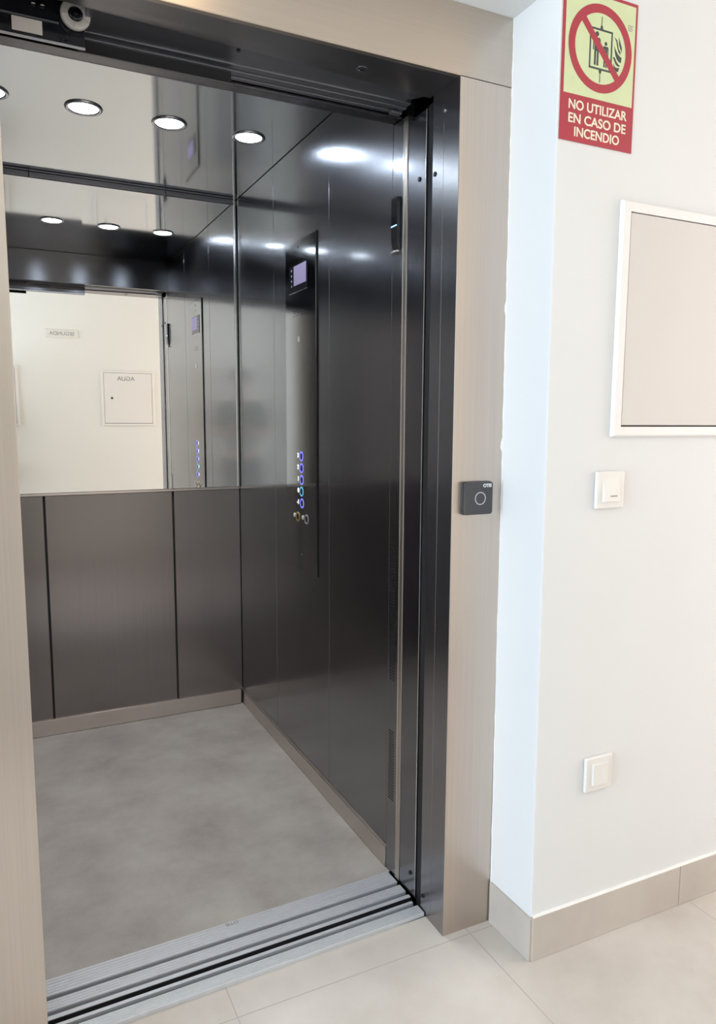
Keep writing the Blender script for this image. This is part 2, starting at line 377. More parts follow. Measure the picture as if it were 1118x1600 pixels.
mk('sticker', box(BM(), 0.030, 0.081, 0.1405, 0.1418, 1.9625, 1.9865), M['sticker'], tr, label='small white sticker with faded print')
mk('gear_backing', box(BM(), -1.0, 0.157, 0.146, 0.240, 2.045, 2.05), M['gap'], tr)
mk('shaft_shade', box(BM(), -1.0, 0.884, 0.08, 0.245, 2.14, 2.15), M['gap'], tr)
# roller with hub and notches
bm = BM(); annulus(bm, 0.1385, 2.0073, 0.0265, 0.0125, XZ(0.139), 0.0, 0.012, 48)
ro = mk('roller', bm, M['roller'], tr, 0.003, True, segs=3)
bm = BM(); cyl(bm, (0.1385, 0.132, 2.0073), 'y', 0.0120, 0.014); mk('roller_hub', bm, M['gloss_black'], ro, 0.003, segs=3)
mk('roller_bolt', cyl(BM(), (0.1385, 0.122, 2.0065), 'y', 0.0048, 0.006, seg=6), M['screw'], ro, 0.0008)
bm = BM()
for k in range(5):
    a = k*2*math.pi/5+0.5
    bmx = BM(); box(bmx, 0.0150, 0.0262, 0.1262, 0.1275, -0.0004, 0.0004)
    bmesh.ops.rotate(bmx, verts=bmx.verts, cent=(0, 0, 0), matrix=Matrix.Rotation(a, 3, 'Y'))
    bmesh.ops.translate(bmx, verts=bmx.verts, vec=(0.1385, 0, 2.0073))
    tmp = bpy.data.meshes.new('t'); bmx.to_mesh(tmp); bmx.free(); bm.from_mesh(tmp); bpy.data.meshes.remove(tmp)
mk('roller_notches', bm, M['grey_text'], ro)
bm = BM(); 
for x_ in (0.064, 0.079): box(bm, x_, x_+0.007, 0.136, 0.1405, 2.012, 2.020)
mk('hanger_clip', bm, M['bright'], tr, 0.001)
mk('rail_screw', cyl(BM(), (0.446, 0.118, 2.004), 'z', 0.004, 0.006), M['screw'], tr, 0.0008)
mk('end_buffer', box(BM(), 0.852, 0.880, 0.215, 0.232, 1.992, 1.998), M['track_light'], tr, 0.001)

# ------------------------------------------------------------------ sills
def askew(o_list):
    for o in o_list:
        c = Vector((W/2, 0.15, 0)); o.location = c+Matrix.Rotation(math.atan(S), 3, 'Z') @ (Vector(o.location)-c); o.rotation_euler.z = math.atan(S)
ym = lambda y: y-S*W/2                                   # fitted at the right end, moved to mid sill
sl = thing('landing_sill', (W/2, ym(0.105), ZL), 'ribbed aluminium landing threshold at the edge of the pale floor tiles', 'threshold')
sy0, sy1 = ym(0.085), ym(0.128)
bm = BM(); box(bm, -0.10, 0.898, sy0, sy0+0.0345, ZL, -0.0012)
for k in range(7): box(bm, -0.10, 0.898, sy0+0.0008+k*0.0048, sy0+0.0008+k*0.0048+0.0032, -0.0014, 0.0)
mk('ribbed_plate', bm, M['alu'], sl, 0.0003, segs=1)
mk('guide_groove', box(BM(), -0.10, 0.893, sy0+0.0345, sy0+0.0455, -0.02, -0.010), M['groove'], sl)
mk('edge_strip', box(BM(), -0.10, 0.893, sy0+0.0455, sy0+0.0545, -0.02, 0.0), M['alu'], sl, 0.0006)
askew([sl])
cs = thing('car_sill', (W/2, ym(0.21), -0.02), 'grooved aluminium threshold along the elevator car floor', 'threshold')
Y3, Y2 = ym(0.154), ym(0.2776)
g = [(Y3, Y3+0.013, 'rib'), (Y3+0.013, Y3+0.0265, 'gr'), (Y3+0.0265, Y3+0.0585, 'rib'), (Y3+0.0585, Y3+0.072, 'gr'), (Y3+0.072, Y2+0.002, 'rib')]
for a_, b_, kd in g:
    if kd == 'rib':
        bm = BM(); box(bm, -0.15, 0.900, a_, b_, -0.02, -0.0014)
        n = max(1, int((b_-a_)/0.0078)); st = (b_-a_)/n
        for k in range(n): box(bm, -0.15, 0.900, a_+k*st+0.0006, a_+(k+1)*st-0.0006, -0.0016, 0.0002)
        mk('ribbed_strip', bm, M['alu'], cs, 0.0003, segs=1)
    else:
        mk('guide_groove', box(BM(), -0.15, 0.900, a_, b_, -0.02, -0.012), M['groove'], cs)
text('lettering', 'OTIS', 0.0155, M['grey_text'], cs, (0.4425, Y2-0.0075, 0.0004), (-1, 0, 0), (0, -1, 0), 0.0001, 0.0003, label='grey maker lettering on the sill')
mk('toe_guard_shade', box(BM(), -0.15, 0.900, Y3-0.0008, Y3-0.0001, -0.25, -0.0008), M['black'], cs)  # black sheet over the bare sill front, standing in for shade in the gap
askew([cs])
# the gap between the sills is blackened by that sheet, reaching below the car sill


# ------------------------------------------------------------------ the elevator car
car = thing('elevator_car', ((X1+X2)/2, (0.28+YB)/2, -0.02), 'open elevator car lined with dark brushed stainless steel and a grey floor', 'elevator car')
bm = BM(); prism(bm, [(X1, 0.2776-0.0233-0.0254+0.004), (X2, 0.2776), (X2, YB), (X1, YB)], lambda u, v, t: (u, v, t), -0.02, 0.0)
mk('floor_covering', bm, M['vinyl'], car, label='mottled grey vinyl floor covering')
# back wall: three lower panels with black gaps, capped by a ledge under the mirror
mk('backing', box(BM(), X1, X2+0.02, YB+0.002, YB+0.02, 0, ZC+0.02), M['gap'], car)
for a_, b_ in ((X1, 0.1155), (0.1230, 0.6115), (0.6185, X2-0.0015)):
    mk('back_panel', box(BM(), a_, b_, YB-0.004, YB+0.001, 0.064, 0.9655), M['back_steel'], car, 0.0012)
mk('panel_cap', box(BM(), X1, X2-0.001, YB-0.010, YB+0.001, 0.9665, 0.9765), M['skirt'], car, 0.0010)
mk('back_skirting', box(BM(), X1, X2-0.010, YB-0.014, YB+0.001, 0.0015, 0.0656), M['skirt'], car, 0.0012)
mk('corner_trim', box(BM(), X2-0.0135, X2-0.0005, YB-0.016, YB+0.001, 0.977, ZC), M['bright'], car, 0.003)
mk('corner_shadow_strip', box(BM(), X2-0.0016, X2-0.0004, YB-0.026, YB-0.0165, 0.977, 2.14), M['gap'], car)
for a_, b_ in ((X1, 0.120), (0.1215, 0.6145), (0.616, X2-0.014)):
    bm = BM(); box(bm, a_, b_, YB-0.022, YB+0.001, 2.1425, 2.1525); box(bm, a_, b_, YB-0.017, YB+0.001, 2.1535, ZC-0.001)
    mk('top_rail', bm, M['track'], car, 0.0010)
# right wall: three full height panels
for a_, b_ in ((1.2005, YB-0.001), (0.7015, 1.1990), (0.3010, 0.7000)):
    mk('side_panel', box(BM(), X2, X2+0.012, a_, b_, 0.001, ZC-0.002), M['wall_steel'], car, 0.0010)
mk('side_skirting', box(BM(), X2-0.004, X2+0.001, 0.302, YB-0.001, 0.001, 0.0600), M['skirt'], car, 0.0012)
mk('side_skirting_ledge', box(BM(), X2-0.0025, X2+0.001, 0.302, YB-0.001, 0.0615, 0.0680), M['skirt'], car, 0.0012)
mk('side_backing', box(BM(), X2+0.0125, X2+0.03, 0.25, YB+0.02, -0.02, ZC+0.05), M['gap'], car)
# left wall (seen only in reflections)
for a_, b_ in ((1.2005, YB-0.001), (0.7015, 1.1990), (0.2790, 0.7000)):
    mk('side_panel', box(BM(), X1-0.012, X1, a_, b_, 0.001, ZC-0.002), M['wall_steel'], car, 0.0010)
mk('side_skirting', box(BM(), X1-0.001, X1+0.011, 0.29, YB-0.001, 0.001, 0.0656), M['skirt'], car, 0.0012)
mk('side_backing', box(BM(), X1-0.03, X1-0.0125, 0.25, YB+0.02, -0.02, ZC+0.05), M['gap'], car)
# front: transom over the opening, left return, strike post on the right
mk('front_transom', box(BM(), X1, X2+0.010, 0.256, 0.300, 2.001, ZC-0.001), M['dark_steel'], car, 0.0010)
mk('transom_lip', box(BM(), 0.456, X2-0.002, 0.2535, 0.2565, 1.9985, 2.0025), M['track_light'], car)
mk('front_return', box(BM(), X1, 0.0, 0.250, 0.285, 0.001, 1.999), M['wall_steel'], car, 0.0015)
# perforated strip: two fields of square holes
def perforated():
    bm = BM(); box(bm, X2, X2+0.004, 0.2465, 0.3000, 0.001, 1.998); return bm
st = mk('perforated_strip', perforated(), M['wall_steel'], car, 0.0008)
bm = BM()
for z0, z1 in ((0.560, 0.945), (0.215, 0.420)):
    nz = int((z1-z0)/0.0085)
    for iz in range(nz):
        for iy in range(4):
            y = 0.263+iy*0.0078; z = z0+iz*0.0085
            vs_ = [bm.verts.new((X2-0.0002, y+a1, z+b1)) for a1, b1 in ((0, 0), (0.0048, 0), (0.0048, 0.0052), (0, 0.0052))]
            bm.faces.new(vs_)
ho = mk('vent_holes', bm, M['black'], st, kind='stuff')
mk('strike_post', box(BM(), X2-0.0005, X2+0.035, 0.2265, 0.2460, 0.001, 1.998), M['frame'], car, 0.0012)
mk('post_edge', box(BM(), X2-0.0012, X2+0.001, 0.2440, 0.2462, 0.001, 1.998), M['bright'], car)
bm = BM(); prism(bm, [(X2+0.0012, 0.2250), (X2+0.0030, 0.1462), (X2+0.035, 0.1462), (X2+0.035, 0.2250)], lambda u, v, t: (u, v, t), 0.001, 1.985)
sp = mk('door_strike_jamb', bm, M['wall_steel'], car, 0.0015)
mk('strike_edge', box(BM(), X2+0.0020, X2+0.0050, 0.1430, 0.1460, 0.001, 1.985), M['bright'], car, 0.0008)
mk('gap_backing', box(BM(), X2+0.0065, X2+0.012, 0.1095, 0.1425, -0.02, 1.99), M['black'], car)
for y, z in ((0.172, 1.835), (0.168, 0.060)):
    mk('screw', cyl(BM(), (X2+0.0020, y, z), 'x', 0.0055, 0.005, seg=20), M['screw'], sp, 0.0008)
# ceiling
mk('ceiling_panel', box(BM(), X1-0.005, X2+0.006, 0.256, YB-0.001, ZC, ZC+0.01), M['ceil'], car, label='polished steel ceiling panel')

# mirror
mk('wall_mirror', box(BM(), X1+0.001, X2-0.0140, YB-0.013, YB-0.0045, 0.9775, 2.1415), M['mirror'], None, 0.0008,
   label='wide frameless mirror covering the upper back wall of the elevator', cat='mirror')

# downlights in the car ceiling
def make_downlight(name, c, ro_, ri_, lens, label, group):
    t = thing(name, c, label, 'ceiling light', group)
    L, z = [], c[2]
    bm = BM(); prof = [(ro_, z), (ro_-0.002, z-0.004), (ri_+0.004, z-0.0045), (ri_, z-0.002), (ri_, z-0.0003)]
    seg = 48; rings = [[bm.verts.new((c[0]+r*math.cos(2*math.pi*i/seg), c[1]+r*math.sin(2*math.pi*i/seg), zz)) for i in range(seg)] for r, zz in prof]
    for a_, b_ in zip(rings, rings[1:]):
        for i in range(seg): bm.faces.new((a_[i], a_[(i+1) % seg], b_[(i+1) % seg], b_[i]))
    mk('trim_ring', bm, M['ring'], t, smooth=True)
    bm = BM(); bmesh.ops.create_circle(bm, cap_ends=True, segments=48, radius=ri_+0.0005, matrix=Matrix.Translation((c[0], c[1], z-0.0016)))
    # faces down
    mk('lens', bm, lens, t)
    return t
where = ['round recessed downlight in the car ceiling, partly cut off by the left door jamb',
         'round recessed downlight with a wide silver ring, second from the left jamb',
         'round recessed downlight in the car ceiling, second from the right side wall',
         'round recessed downlight nearest the right side wall of the car']
d0 = make_downlight('downlight', Vector((-0.006, 0.972, ZC)), 0.0535, 0.0405, M['car_light'], where[0], 'row of recessed lights in the elevator ceiling')
for k in range(1, 4):
    c = d0.copy(); COL.objects.link(c); c.location.x = (-0.006, 0.243, 0.490, 0.741)[k]; c['label'] = where[k]
    for ch in list(d0.children):
        q = ch.copy(); COL.objects.link(q); q.parent = c
for x in (-0.006, 0.243, 0.490, 0.741):
    l = bpy.data.lights.new('downlight_beam', 'AREA'); l.shape = 'DISK'; l.size = 0.076; l.energy = CAR_SPOT; l.color = (1.0, 0.97, 0.93); l.spread = math.radians(125)
    o = bpy.data.objects.new('downlight_beam', l); COL.objects.link(o); o.location = (x, 0.972, ZC-0.0035)
# landing ceiling lamps
for k, (x, y) in enumerate(((0.47, -0.82), (2.15, -1.45))):
    make_downlight('landing_lamp', Vector((x, y, LZ)), 0.085, 0.070, M['warm_light'],
                   ('warm round lamp in the landing ceiling in front of the elevator', 'warm round lamp in the landing ceiling further along to the right')[k], 'warm lamps of the landing')

# ------------------------------------------------------------------ car control panel
XP = 0.8980
cp = thing('control_panel', (X2, 0.928, 0.742), 'tall narrow polished steel control panel with lit buttons on the right car wall', 'control panel')
bm = BM(); prism(bm, [(0.795, 0.745), (1.066, 0.745), (1.066, 1.8555), (0.795, 1.8555)], YZ(X2-0.0005), 0.0, X2-0.0005-XP)
mk('face_plate', bm, M['cop'], cp, 0.0015)
mk('edge_gasket', box(BM(), XP+0.0010, X2-0.0004, 0.7938, 0.7952, 0.745, 1.8555), M['black'], cp)
FY = YZ(XP)
for y, z, r in ((0.947, 1.833, 0.0045), (0.947, 1.807, 0.003)):
    mk('pin_hole', cyl(BM(), (XP-0.0002, y, z), 'x', r, 0.0015, seg=20), M['screw'], cp)
bm = BM(); prism(bm, [(0.8700, 1.6920), (1.0240, 1.6920), (1.0240, 1.7795), (0.8700, 1.7795)], FY, -0.001, 0.0015)
ds = mk('display', bm, M['gloss_black'], cp, 0.0006, label='black glass floor display')
bm = BM(); prism(bm, [(0.8710, 1.7120), (0.9805, 1.7120), (0.9805, 1.7755), (0.8710, 1.7755)], FY, 0.0016, 0.0021)
mk('screen', bm, M['lcd'], ds, label='glowing lilac screen')
bm = BM()
for z in (1.765, 1.748, 1.731, 1.714):
    box(bm, XP-0.0020, XP-0.0016, 0.998, 1.004, z-0.003, z+0.003)
mk('display_icon', bm, M['grey_text'], ds)
mk('display_edge', box(BM(), XP-0.0018, XP, 0.870, 1.024, 1.6895, 1.6915), M['bright'], cp)
bm = BM()
for i in range(7):
    for j in range(3):
        if (i+j) % 2: continue
        cyl(bm, (XP-0.0002, 0.915+i*0.012, 1.613+j*0.008), 'x', 0.0018, 0.001, seg=10)
mk('speaker_holes', bm, M['black'], cp)
mk('key_switch', prism(BM(), rrect(0.020, 0.018, 0.003, 4, 0.940, 1.533), FY, -0.001, 0.0012), M['ring'], cp)
mk('lock', cyl(BM(), (XP-0.0003, 0.925, 0.80), 'x', 0.003, 0.001, seg=16), M['bright'], cp)
def lift_button(y, z, halo, glyph, gy, gz, gs, label, round_g=False):
    bt = mk('button', cyl(BM(), (XP+0.0030, y, z), 'x', 0.0120, 0.008, seg=40), M['gloss_black'], cp, 0.001, label=label)
    mk('button_halo', annulus(BM(), y, z, 0.0170, 0.0118, FY, 0.0, 0.0014, 48), halo, bt, 0.0006)
    if round_g:
        mk('symbol', cyl(BM(), (XP-0.0008, gy, gz), 'x', 0.0075, 0.0022, seg=24), M['white_plastic'], bt)
    else:
        text('numeral', glyph, gs, M['glyph'], bt, (XP-0.0010, gy, gz), (0, -1, 0), (0, 0, 1), 0.0005, 0.0006)
lift_button(0.9228, 1.1403, M['halo_blue'], '3', 0.953, 1.142, 0.022, 'topmost round floor button with blue halo')
lift_button(0.9212, 1.1000, M['halo_blue'], '2', 0.953, 1.102, 0.022, 'second round floor button with blue halo')
lift_button(0.9205, 1.0595, M['halo_blue'], '1', 0.952, 1.0615, 0.022, 'third round floor button with blue halo')
lift_button(0.9230, 1.0195, M['halo_teal'], '0', 0.952, 1.0215, 0.022, 'ground floor button with teal halo')
lift_button(0.9190, 0.9790, M['halo_blue'], '-1', 0.955, 0.981, 0.022, 'lowest round floor button with blue halo')
lift_button(0.9589, 0.9290, M['halo_yellow'], '', 0.9895, 0.9315, 0.02, 'alarm button with yellow ring', True)
lift_button(0.8787, 0.9285, M['halo_white'], '', 0.9110, 0.9315, 0.02, 'door button with silver ring', True)

# glossy black arrival indicator on the perforated strip
ind = thing('arrival_indicator', (X2, 0.275, 1.685), 'narrow glossy black indicator with a blue line on the inner door post', 'indicator')
bm = BM(); n = 24; prof = []
for i in range(n+1):
    z = 1.690+(1.818-1.690)*i/n
    prof.append((0.010*min(1.0, math.sin(math.pi*min(1, (i+1.5)/8)/2)), z))
vs_ = []
for t, z in prof:
    vs_.append([bm.verts.new((X2-t, 0.2585, z)), bm.verts.new((X2-t, 0.2905, z)), bm.verts.new((X2-0.0003, 0.2925, z)), bm.verts.new((X2-0.0003, 0.2565, z))])
for a_, b_ in zip(vs_, vs_[1:]):
    for k in range(4): bm.faces.new((a_[k], a_[(k+1) % 4], b_[(k+1) % 4], b_[k]))
bm.faces.new(vs_[0]); bm.faces.new(vs_[-1])
mk('lens_cover', bm, M['gloss_black'], ind, 0.001)
mk('light_line', box(BM(), X2-0.0108, X2-0.0098, 0.260, 0.289, 1.7480, 1.7505), emit('blue_line', (0.25, 0.55, 1.0), 2.0), ind)
mk('chrome_foot', box(BM(), X2-0.0095, X2-0.0003, 0.2565, 0.2925, 1.6835, 1.6895), M['bright'], ind, 0.002)

# ------------------------------------------------------------------ call station on the jamb
cl = thing('call_button_station', (0.967, 0, 1.046), 'square charcoal elevator call button plate on the right door jamb', 'call button')
fz = XZ(0.0)
mk('back_plate', prism(BM(), rrect(0.0800, 0.0775, 0.006, 6, 0.9665, 1.0850), fz, 0.0, 0.0075), M['call_body'], cl, 0.0010)
mk('cover', prism(BM(), rrect(0.0790, 0.0765, 0.007, 6, 0.9665, 1.0850), fz, 0.0085, 0.0155), M['call_face'], cl, 0.0018, segs=3)
mk('shadow_joint', prism(BM(), rrect(0.0770, 0.0745, 0.006, 6, 0.9665, 1.0850), fz, 0.0074, 0.0086), M['black'], cl)
rb = mk('button_ring', annulus(BM(), 0.9705, 1.0846, 0.0150, 0.0131, fz, 0.0150, 0.0160, 64), M['halo_white'], cl, label='thin silver ring around the touch button')
text('lettering', 'OTIS', 0.0108, M['light_text'], cl, (0.9895, -0.0158, 1.1140), (1, 0, 0), (0, 0, 1), 0.0003, 0.0005, xs=1.02)

# ------------------------------------------------------------------ right wall fittings
def onwall(x): return -D+A2*(x-XR)
# fire sign, 200 x 300 mm
U0, V0 = 1.0415, 1.8435
sg = thing('fire_safety_sign', (U0+0.1, -D, V0), 'red and pale green fire safety sign with crossed lift pictogram, high on white wall', 'sign')
fs = lambda u, v, t: (U0+u, -D+A2*u-0.0005-t, V0+v)
mk('red_plate', prism(BM(), [(0, 0), (0.2, 0), (0.2, 0.3), (0, 0.3)], fs, 0.0, 0.0016), M['sign_red'], sg)
mk('luminescent_panel', prism(BM(), [(0.0068, 0.0925), (0.1945, 0.0925), (0.1945, 0.2935), (0.0068, 0.2935)], fs, 0.0016, 0.0019), M['sign_green'], sg)
CU, CV = 0.1010, 0.1925
bm = BM()
def add_poly(bm, pts, t0=0.0019, t1=0.0021): prism(bm, pts, fs, t0, t1)
# lift cabin outline and rods
u0, u1, v0, v1, tk = 0.0705, 0.1325, 0.1510, 0.2315, 0.0038
add_poly(bm, [(u0, v0), (u1, v0), (u1, v0+tk), (u0, v0+tk)]); add_poly(bm, [(u0, v1-tk), (u1, v1-tk), (u1, v1), (u0, v1)])
add_poly(bm, [(u0, v0+tk), (u0+tk, v0+tk), (u0+tk, v1-tk), (u0, v1-tk)]); add_poly(bm, [(u1-tk, v0+tk), (u1, v0+tk), (u1, v1-tk), (u1-tk, v1-tk)])
for s, vv in ((1, v1), (-1, v0)):
    add_poly(bm, [(0.0975, vv), (0.1055, vv), (0.1040, vv+s*0.006), (0.1024, vv+s*0.007), (0.1024, vv+s*0.024), (0.1004, vv+s*0.024), (0.1004, vv+s*0.007), (0.0990, vv+s*0.006)])
mk('cabin_pictogram', bm, M['sign_dark'], sg)
def figure(cu, foot, h, wd):
    bm = BM(); k = h
    add_poly(bm, [(cu+0.072*k*math.cos(a), foot+0.925*k+0.075*k*math.sin(a)) for a in [i*math.pi/8 for i in range(16)]])
    w_ = wd
    add_poly(bm, [(cu-w_, foot+0.44*k), (cu-w_*0.72, foot+0.44*k), (cu-w_*0.72, foot+0.70*k), (cu+w_*0.72, foot+0.70*k), (cu+w_*0.72, foot+0.44*k), (cu+w_, foot+0.44*k), (cu+w_, foot+0.76*k), (cu+w_*0.75, foot+0.82*k), (cu-w_*0.75, foot+0.82*k), (cu-w_, foot+0.76*k)])
    add_poly(bm, [(cu-w_*0.6, foot), (cu-w_*0.1, foot), (cu-w_*0.1, foot+0.42*k), (cu+w_*0.1, foot+0.42*k), (cu+w_*0.1, foot), (cu+w_*0.6, foot), (cu+w_*0.6, foot+0.695*k), (cu-w_*0.6, foot+0.695*k)])
    mk('person_pictogram', bm, M['sign_dark'], sg)
figure(0.0900, 0.1590, 0.0660, 0.0100); figure(0.1145, 0.1590, 0.0500, 0.0078)
bm = BM()
def flame(pts): add_poly(bm, pts)
flame([(0.1372, 0.2235), (0.1432, 0.2150), (0.1462, 0.2050), (0.1500, 0.1965), (0.1560, 0.1915), (0.1555, 0.1975), (0.1500, 0.2030), (0.1480, 0.2110), (0.1450, 0.2190)])
flame([(0.1495, 0.2262), (0.1540, 0.2160), (0.1590, 0.2060), (0.1592, 0.1965), (0.1545, 0.2040), (0.1510, 0.2110), (0.1500, 0.2180)])
flame([(0.1375, 0.2065), (0.1425, 0.1985), (0.1480, 0.1925), (0.1545, 0.1880), (0.1590, 0.1870), (0.1580, 0.1760), (0.1520, 0.1770), (0.1460, 0.1815), (0.1420, 0.1880), (0.1395, 0.1960)])
flame([(0.1350, 0.1840), (0.1400, 0.1840), (0.1450, 0.1770), (0.1500, 0.1725), (0.1560, 0.1700), (0.1510, 0.1675), (0.1445, 0.1700), (0.1400, 0.1760)])
flame([(0.1372, 0.1720), (0.1410, 0.1660), (0.1460, 0.1640), (0.1540, 0.1660), (0.1520, 0.1590), (0.1485, 0.1560), (0.1430, 0.1590), (0.1390, 0.1640)])
mk('flame_pictogram', bm, M['sign_dark'], sg)
bm = BM(); annulus(bm, CU, CV, 0.0860, 0.0690, fs, 0.0021, 0.0024, 96)
d_ = Vector((0.0955, -0.1005)).normalized(); nn = Vector((-d_.y, d_.x))*0.0075; R_ = 0.0750
c_ = Vector((CU, CV)); add_poly(bm, [tuple(c_-d_*R_-nn), tuple(c_+d_*R_-nn), tuple(c_+d_*R_+nn), tuple(c_-d_*R_+nn)], 0.0021, 0.00232)
mk('prohibition_ring', bm, M['sign_red'], sg)
for s, uu, vv, ww in (('NO UTILIZAR', 0.1005, 0.0715, 0.160), ('EN CASO DE', 0.1005, 0.0448, 0.158), ('INCENDIO', 0.1005, 0.0190, 0.124)):
    o = text('lettering', s, 0.0262, M['sign_text'], sg, fs(uu, vv, 0.0018), (1, A2, 0), (0, 0, 1), 0.0002, 0.0005)
    o.scale.x = ww/(max(v.co.x for v in o.data.vertices)-min(v.co.x for v in o.data.vertices))
bm = BM()
for k in range(4): add_poly(bm, [(0.1735, 0.2535-k*0.0032), (0.1875-0.002*(k % 2), 0.2535-k*0.0032), (0.1875-0.002*(k % 2), 0.2549-k*0.0032), (0.1735, 0.2549-k*0.0032)])
mk('fine_print', bm, M['grey_text'], sg)

# access hatch in the right wall
def hatch(name, xa, xb_, za, zb, yw, sgn, label, border=0.023, fmat='hatch_frame', dmat='hatch_paint'):
    """sgn=-1: on a wall facing -Y; +1: facing +Y"""
    t = thing(name, ((xa+xb_)/2, yw, za), label, 'access hatch', None)
    f = (lambda u, v, q: (u, yw+sgn*q+(A2*(u-(xa+xb_)/2) if sgn < 0 else 0), v))
    bm = BM()
    o_ = [(xa, za), (xb_, za), (xb_, zb), (xa, zb)]; i_ = [(xa+border, za+border), (xb_-border, za+border), (xb_-border, zb-border), (xa+border, zb-border)]
    rows = [[bm.verts.new(f(u, v, q)) for u, v in pts] for pts, q in ((o_, 0.0), (o_, 0.007), ([(u+(0.004 if u < (xa+xb_)/2 else -0.004), v+(0.004 if v < (za+zb)/2 else -0.004)) for u, v in o_], 0.011), (i_, 0.011), (i_, 0.0))]
    for a_, b_ in zip(rows, rows[1:]):
        for k in range(4): bm.faces.new((a_[k], a_[(k+1) % 4], b_[(k+1) % 4], b_[k]))
    mk('frame', bm, M[fmat], t, 0.0012)
    g_ = 0.0022
    mk('gap_backing', prism(BM(), i_, f, 0.0002, 0.002), M['black'], t)
    mk('door_leaf', prism(BM(), [(xa+border+g_, za+border+g_*1.6), (xb_-border-g_, za+border+g_*1.6), (xb_-border-g_, zb-border-g_), (xa+border+g_, zb-border-g_)], f, 0.002, 0.0095), M[dmat], t, 0.0008)
    return t
h1 = hatch('access_hatch', 1.2185, 1.735, 1.2290, 1.7440, onwall(1.47)-0.0005, -1, 'large pale metal access hatch set in the white wall beside the elevator')
# opposite wall: hatch lettered AGUA, a second hatch, and the floor plaque (all seen in the mirror)
h2 = hatch('access_hatch', 0.782, 1.222, 1.205, 1.674, LY, 1, 'water meter hatch with lettering on the opposite wall, seen in the mirror', 0.020, 'cream_enamel', 'cream_enamel')
text('lettering', 'AGUA', 0.052, M['grey_text'], h2, (0.985, LY+0.0103, 1.604), (-1, 0, 0), (0, 0, 1), 0.0003, 0.0)
mk('lock', cyl(BM(), (0.866, LY+0.0105, 1.440), 'y', 0.009, 0.004, seg=20), M['gap'], h2)
h3 = hatch('access_hatch', -0.330, 0.142, 1.205, 1.690, LY, 1, 'plain access hatch at the left edge of the mirror, on the opposite wall', 0.020, 'cream_enamel', 'cream_enamel')
pq = thing('floor_plaque', (0.49, LY, 1.925), 'small cream floor name plaque on the opposite wall, seen in the mirror', 'sign')
mk('plate', box(BM(), 0.363, 0.617, LY+0.0005, LY+0.007, 1.924, 1.990), M['plaque'], pq, 0.003)
text('lettering', 'SEGUNDA', 0.042, M['grey_text'], pq, (0.490, LY+0.0073, 1.957), (-1, 0, 0), (0, 0, 1), 0.0003, 0.0003)

# switches
def switch(name, cx, cz, label, tilted):
    yw = onwall(cx)-0.0002
    t = thing(name, (cx, yw, cz-0.042), label, 'light switch')
    f = XZ(yw)
    mk('surround_plate', prism(BM(), rrect(0.083, 0.085, 0.003, 4, cx, cz), f, 0.0, 0.0095), M['white_plastic'], t, 0.003, segs=3)
    if tilted:
        bm = BM(); a = 0.0250
        p = [(cx-a, cz-0.026), (cx+a, cz-0.026), (cx+a, cz+0.026), (cx-a, cz+0.026)]
        lo_ = [bm.verts.new((u, yw-0.0090, v)) for u, v in p]
        hi_ = [bm.verts.new((u+(0.002 if u < cx else -0.002)*(1 if v > cz else 0.3), yw-(0.0175 if v < cz else 0.0100), v)) for u, v in p]
        bm.faces.new(lo_); bm.faces.new(hi_[::-1])
        for k in range(4): bm.faces.new((lo_[k], hi_[k], hi_[(k+1) % 4], lo_[(k+1) % 4]))
        rk = mk('rocker', bm, M['white_plastic'], t, 0.0012)
        bm = BM(); 
        for k in range(5): box(bm, cx-0.006+k*0.0042, cx-0.006+k*0.0042+0.003, yw-0.0166, yw-0.0152, cz-0.0150, cz-0.0125)
        mk('printed_mark', bm, M['grey_text'], rk)
    else:
        mk('rocker', prism(BM(), rrect(0.049, 0.053, 0.002, 3, cx+0.002, cz), f, 0.0090, 0.0145), M['white_plastic'], t, 0.0018, segs=3)
        mk('rocker_joint', annulus(BM(), cx+0.002, cz, 0.0001, 0.00005, f, 0.0, 0.0001, 4), M['white_plastic'], t) if False else None
    return t
switch('light_switch', 1.2215, 1.1085, 'white light switch with a tilted rocker and tiny grey mark, below the hatch', True)
switch('light_switch', 1.2275, 0.4240, 'white light switch with a flat square rocker, low on the wall near the floor', False)

# ------------------------------------------------------------------ the photographer, seen only as a blurred reflection in the brushed steel
M['skin'] = plain('skin', (0.50, 0.33, 0.26), 0.5); M['shirt'] = plain('sage_shirt', (0.17, 0.21, 0.18), 0.85)
M['trousers'] = plain('dark_trousers', (0.085, 0.085, 0.095), 0.85); M['hair'] = plain('dark_hair', (0.06, 0.04, 0.03), 0.5)
M['shoe'] = plain('dark_shoe', (0.05, 0.045, 0.045), 0.5); M['phone'] = plain('phone_body', (0.02, 0.02, 0.022), 0.15)
M['eye'] = plain('eye_white', (0.8, 0.78, 0.75), 0.2); M['lip'] = plain('lip', (0.42, 0.18, 0.16), 0.5)
PYAW = -0.30; PO = Vector((-0.135, -1.685, ZL))
Rz = Matrix.Rotation(PYAW, 3, 'Z')
def L(x, y, z): return Rz @ Vector((x, y, z))
person = thing('person', PO, 'person in sage shirt and dark trousers holding up a phone, reflected in the steel', 'person')
def skin_obj(name, pts, edges, mat, parent=person, sub=2):
    me = bpy.data.meshes.new(name); me.from_pydata([L(*p[:3]) for p in pts], edges, []); me.materials.append(mat)
    o = bpy.data.objects.new(name, me); COL.objects.link(o); o.parent = parent
    sk = o.modifiers.new('skin', 'SKIN'); sk.use_smooth_shade = True
    for i, p in enumerate(pts):
        r = p[3]; me.skin_vertices[0].data[i].radius = (r, p[4] if len(p) > 4 else r)
    me.skin_vertices[0].data[0].use_root = True
    sb = o.modifiers.new('sub', 'SUBSURF'); sb.levels = sub; sb.render_levels = sub
    return o
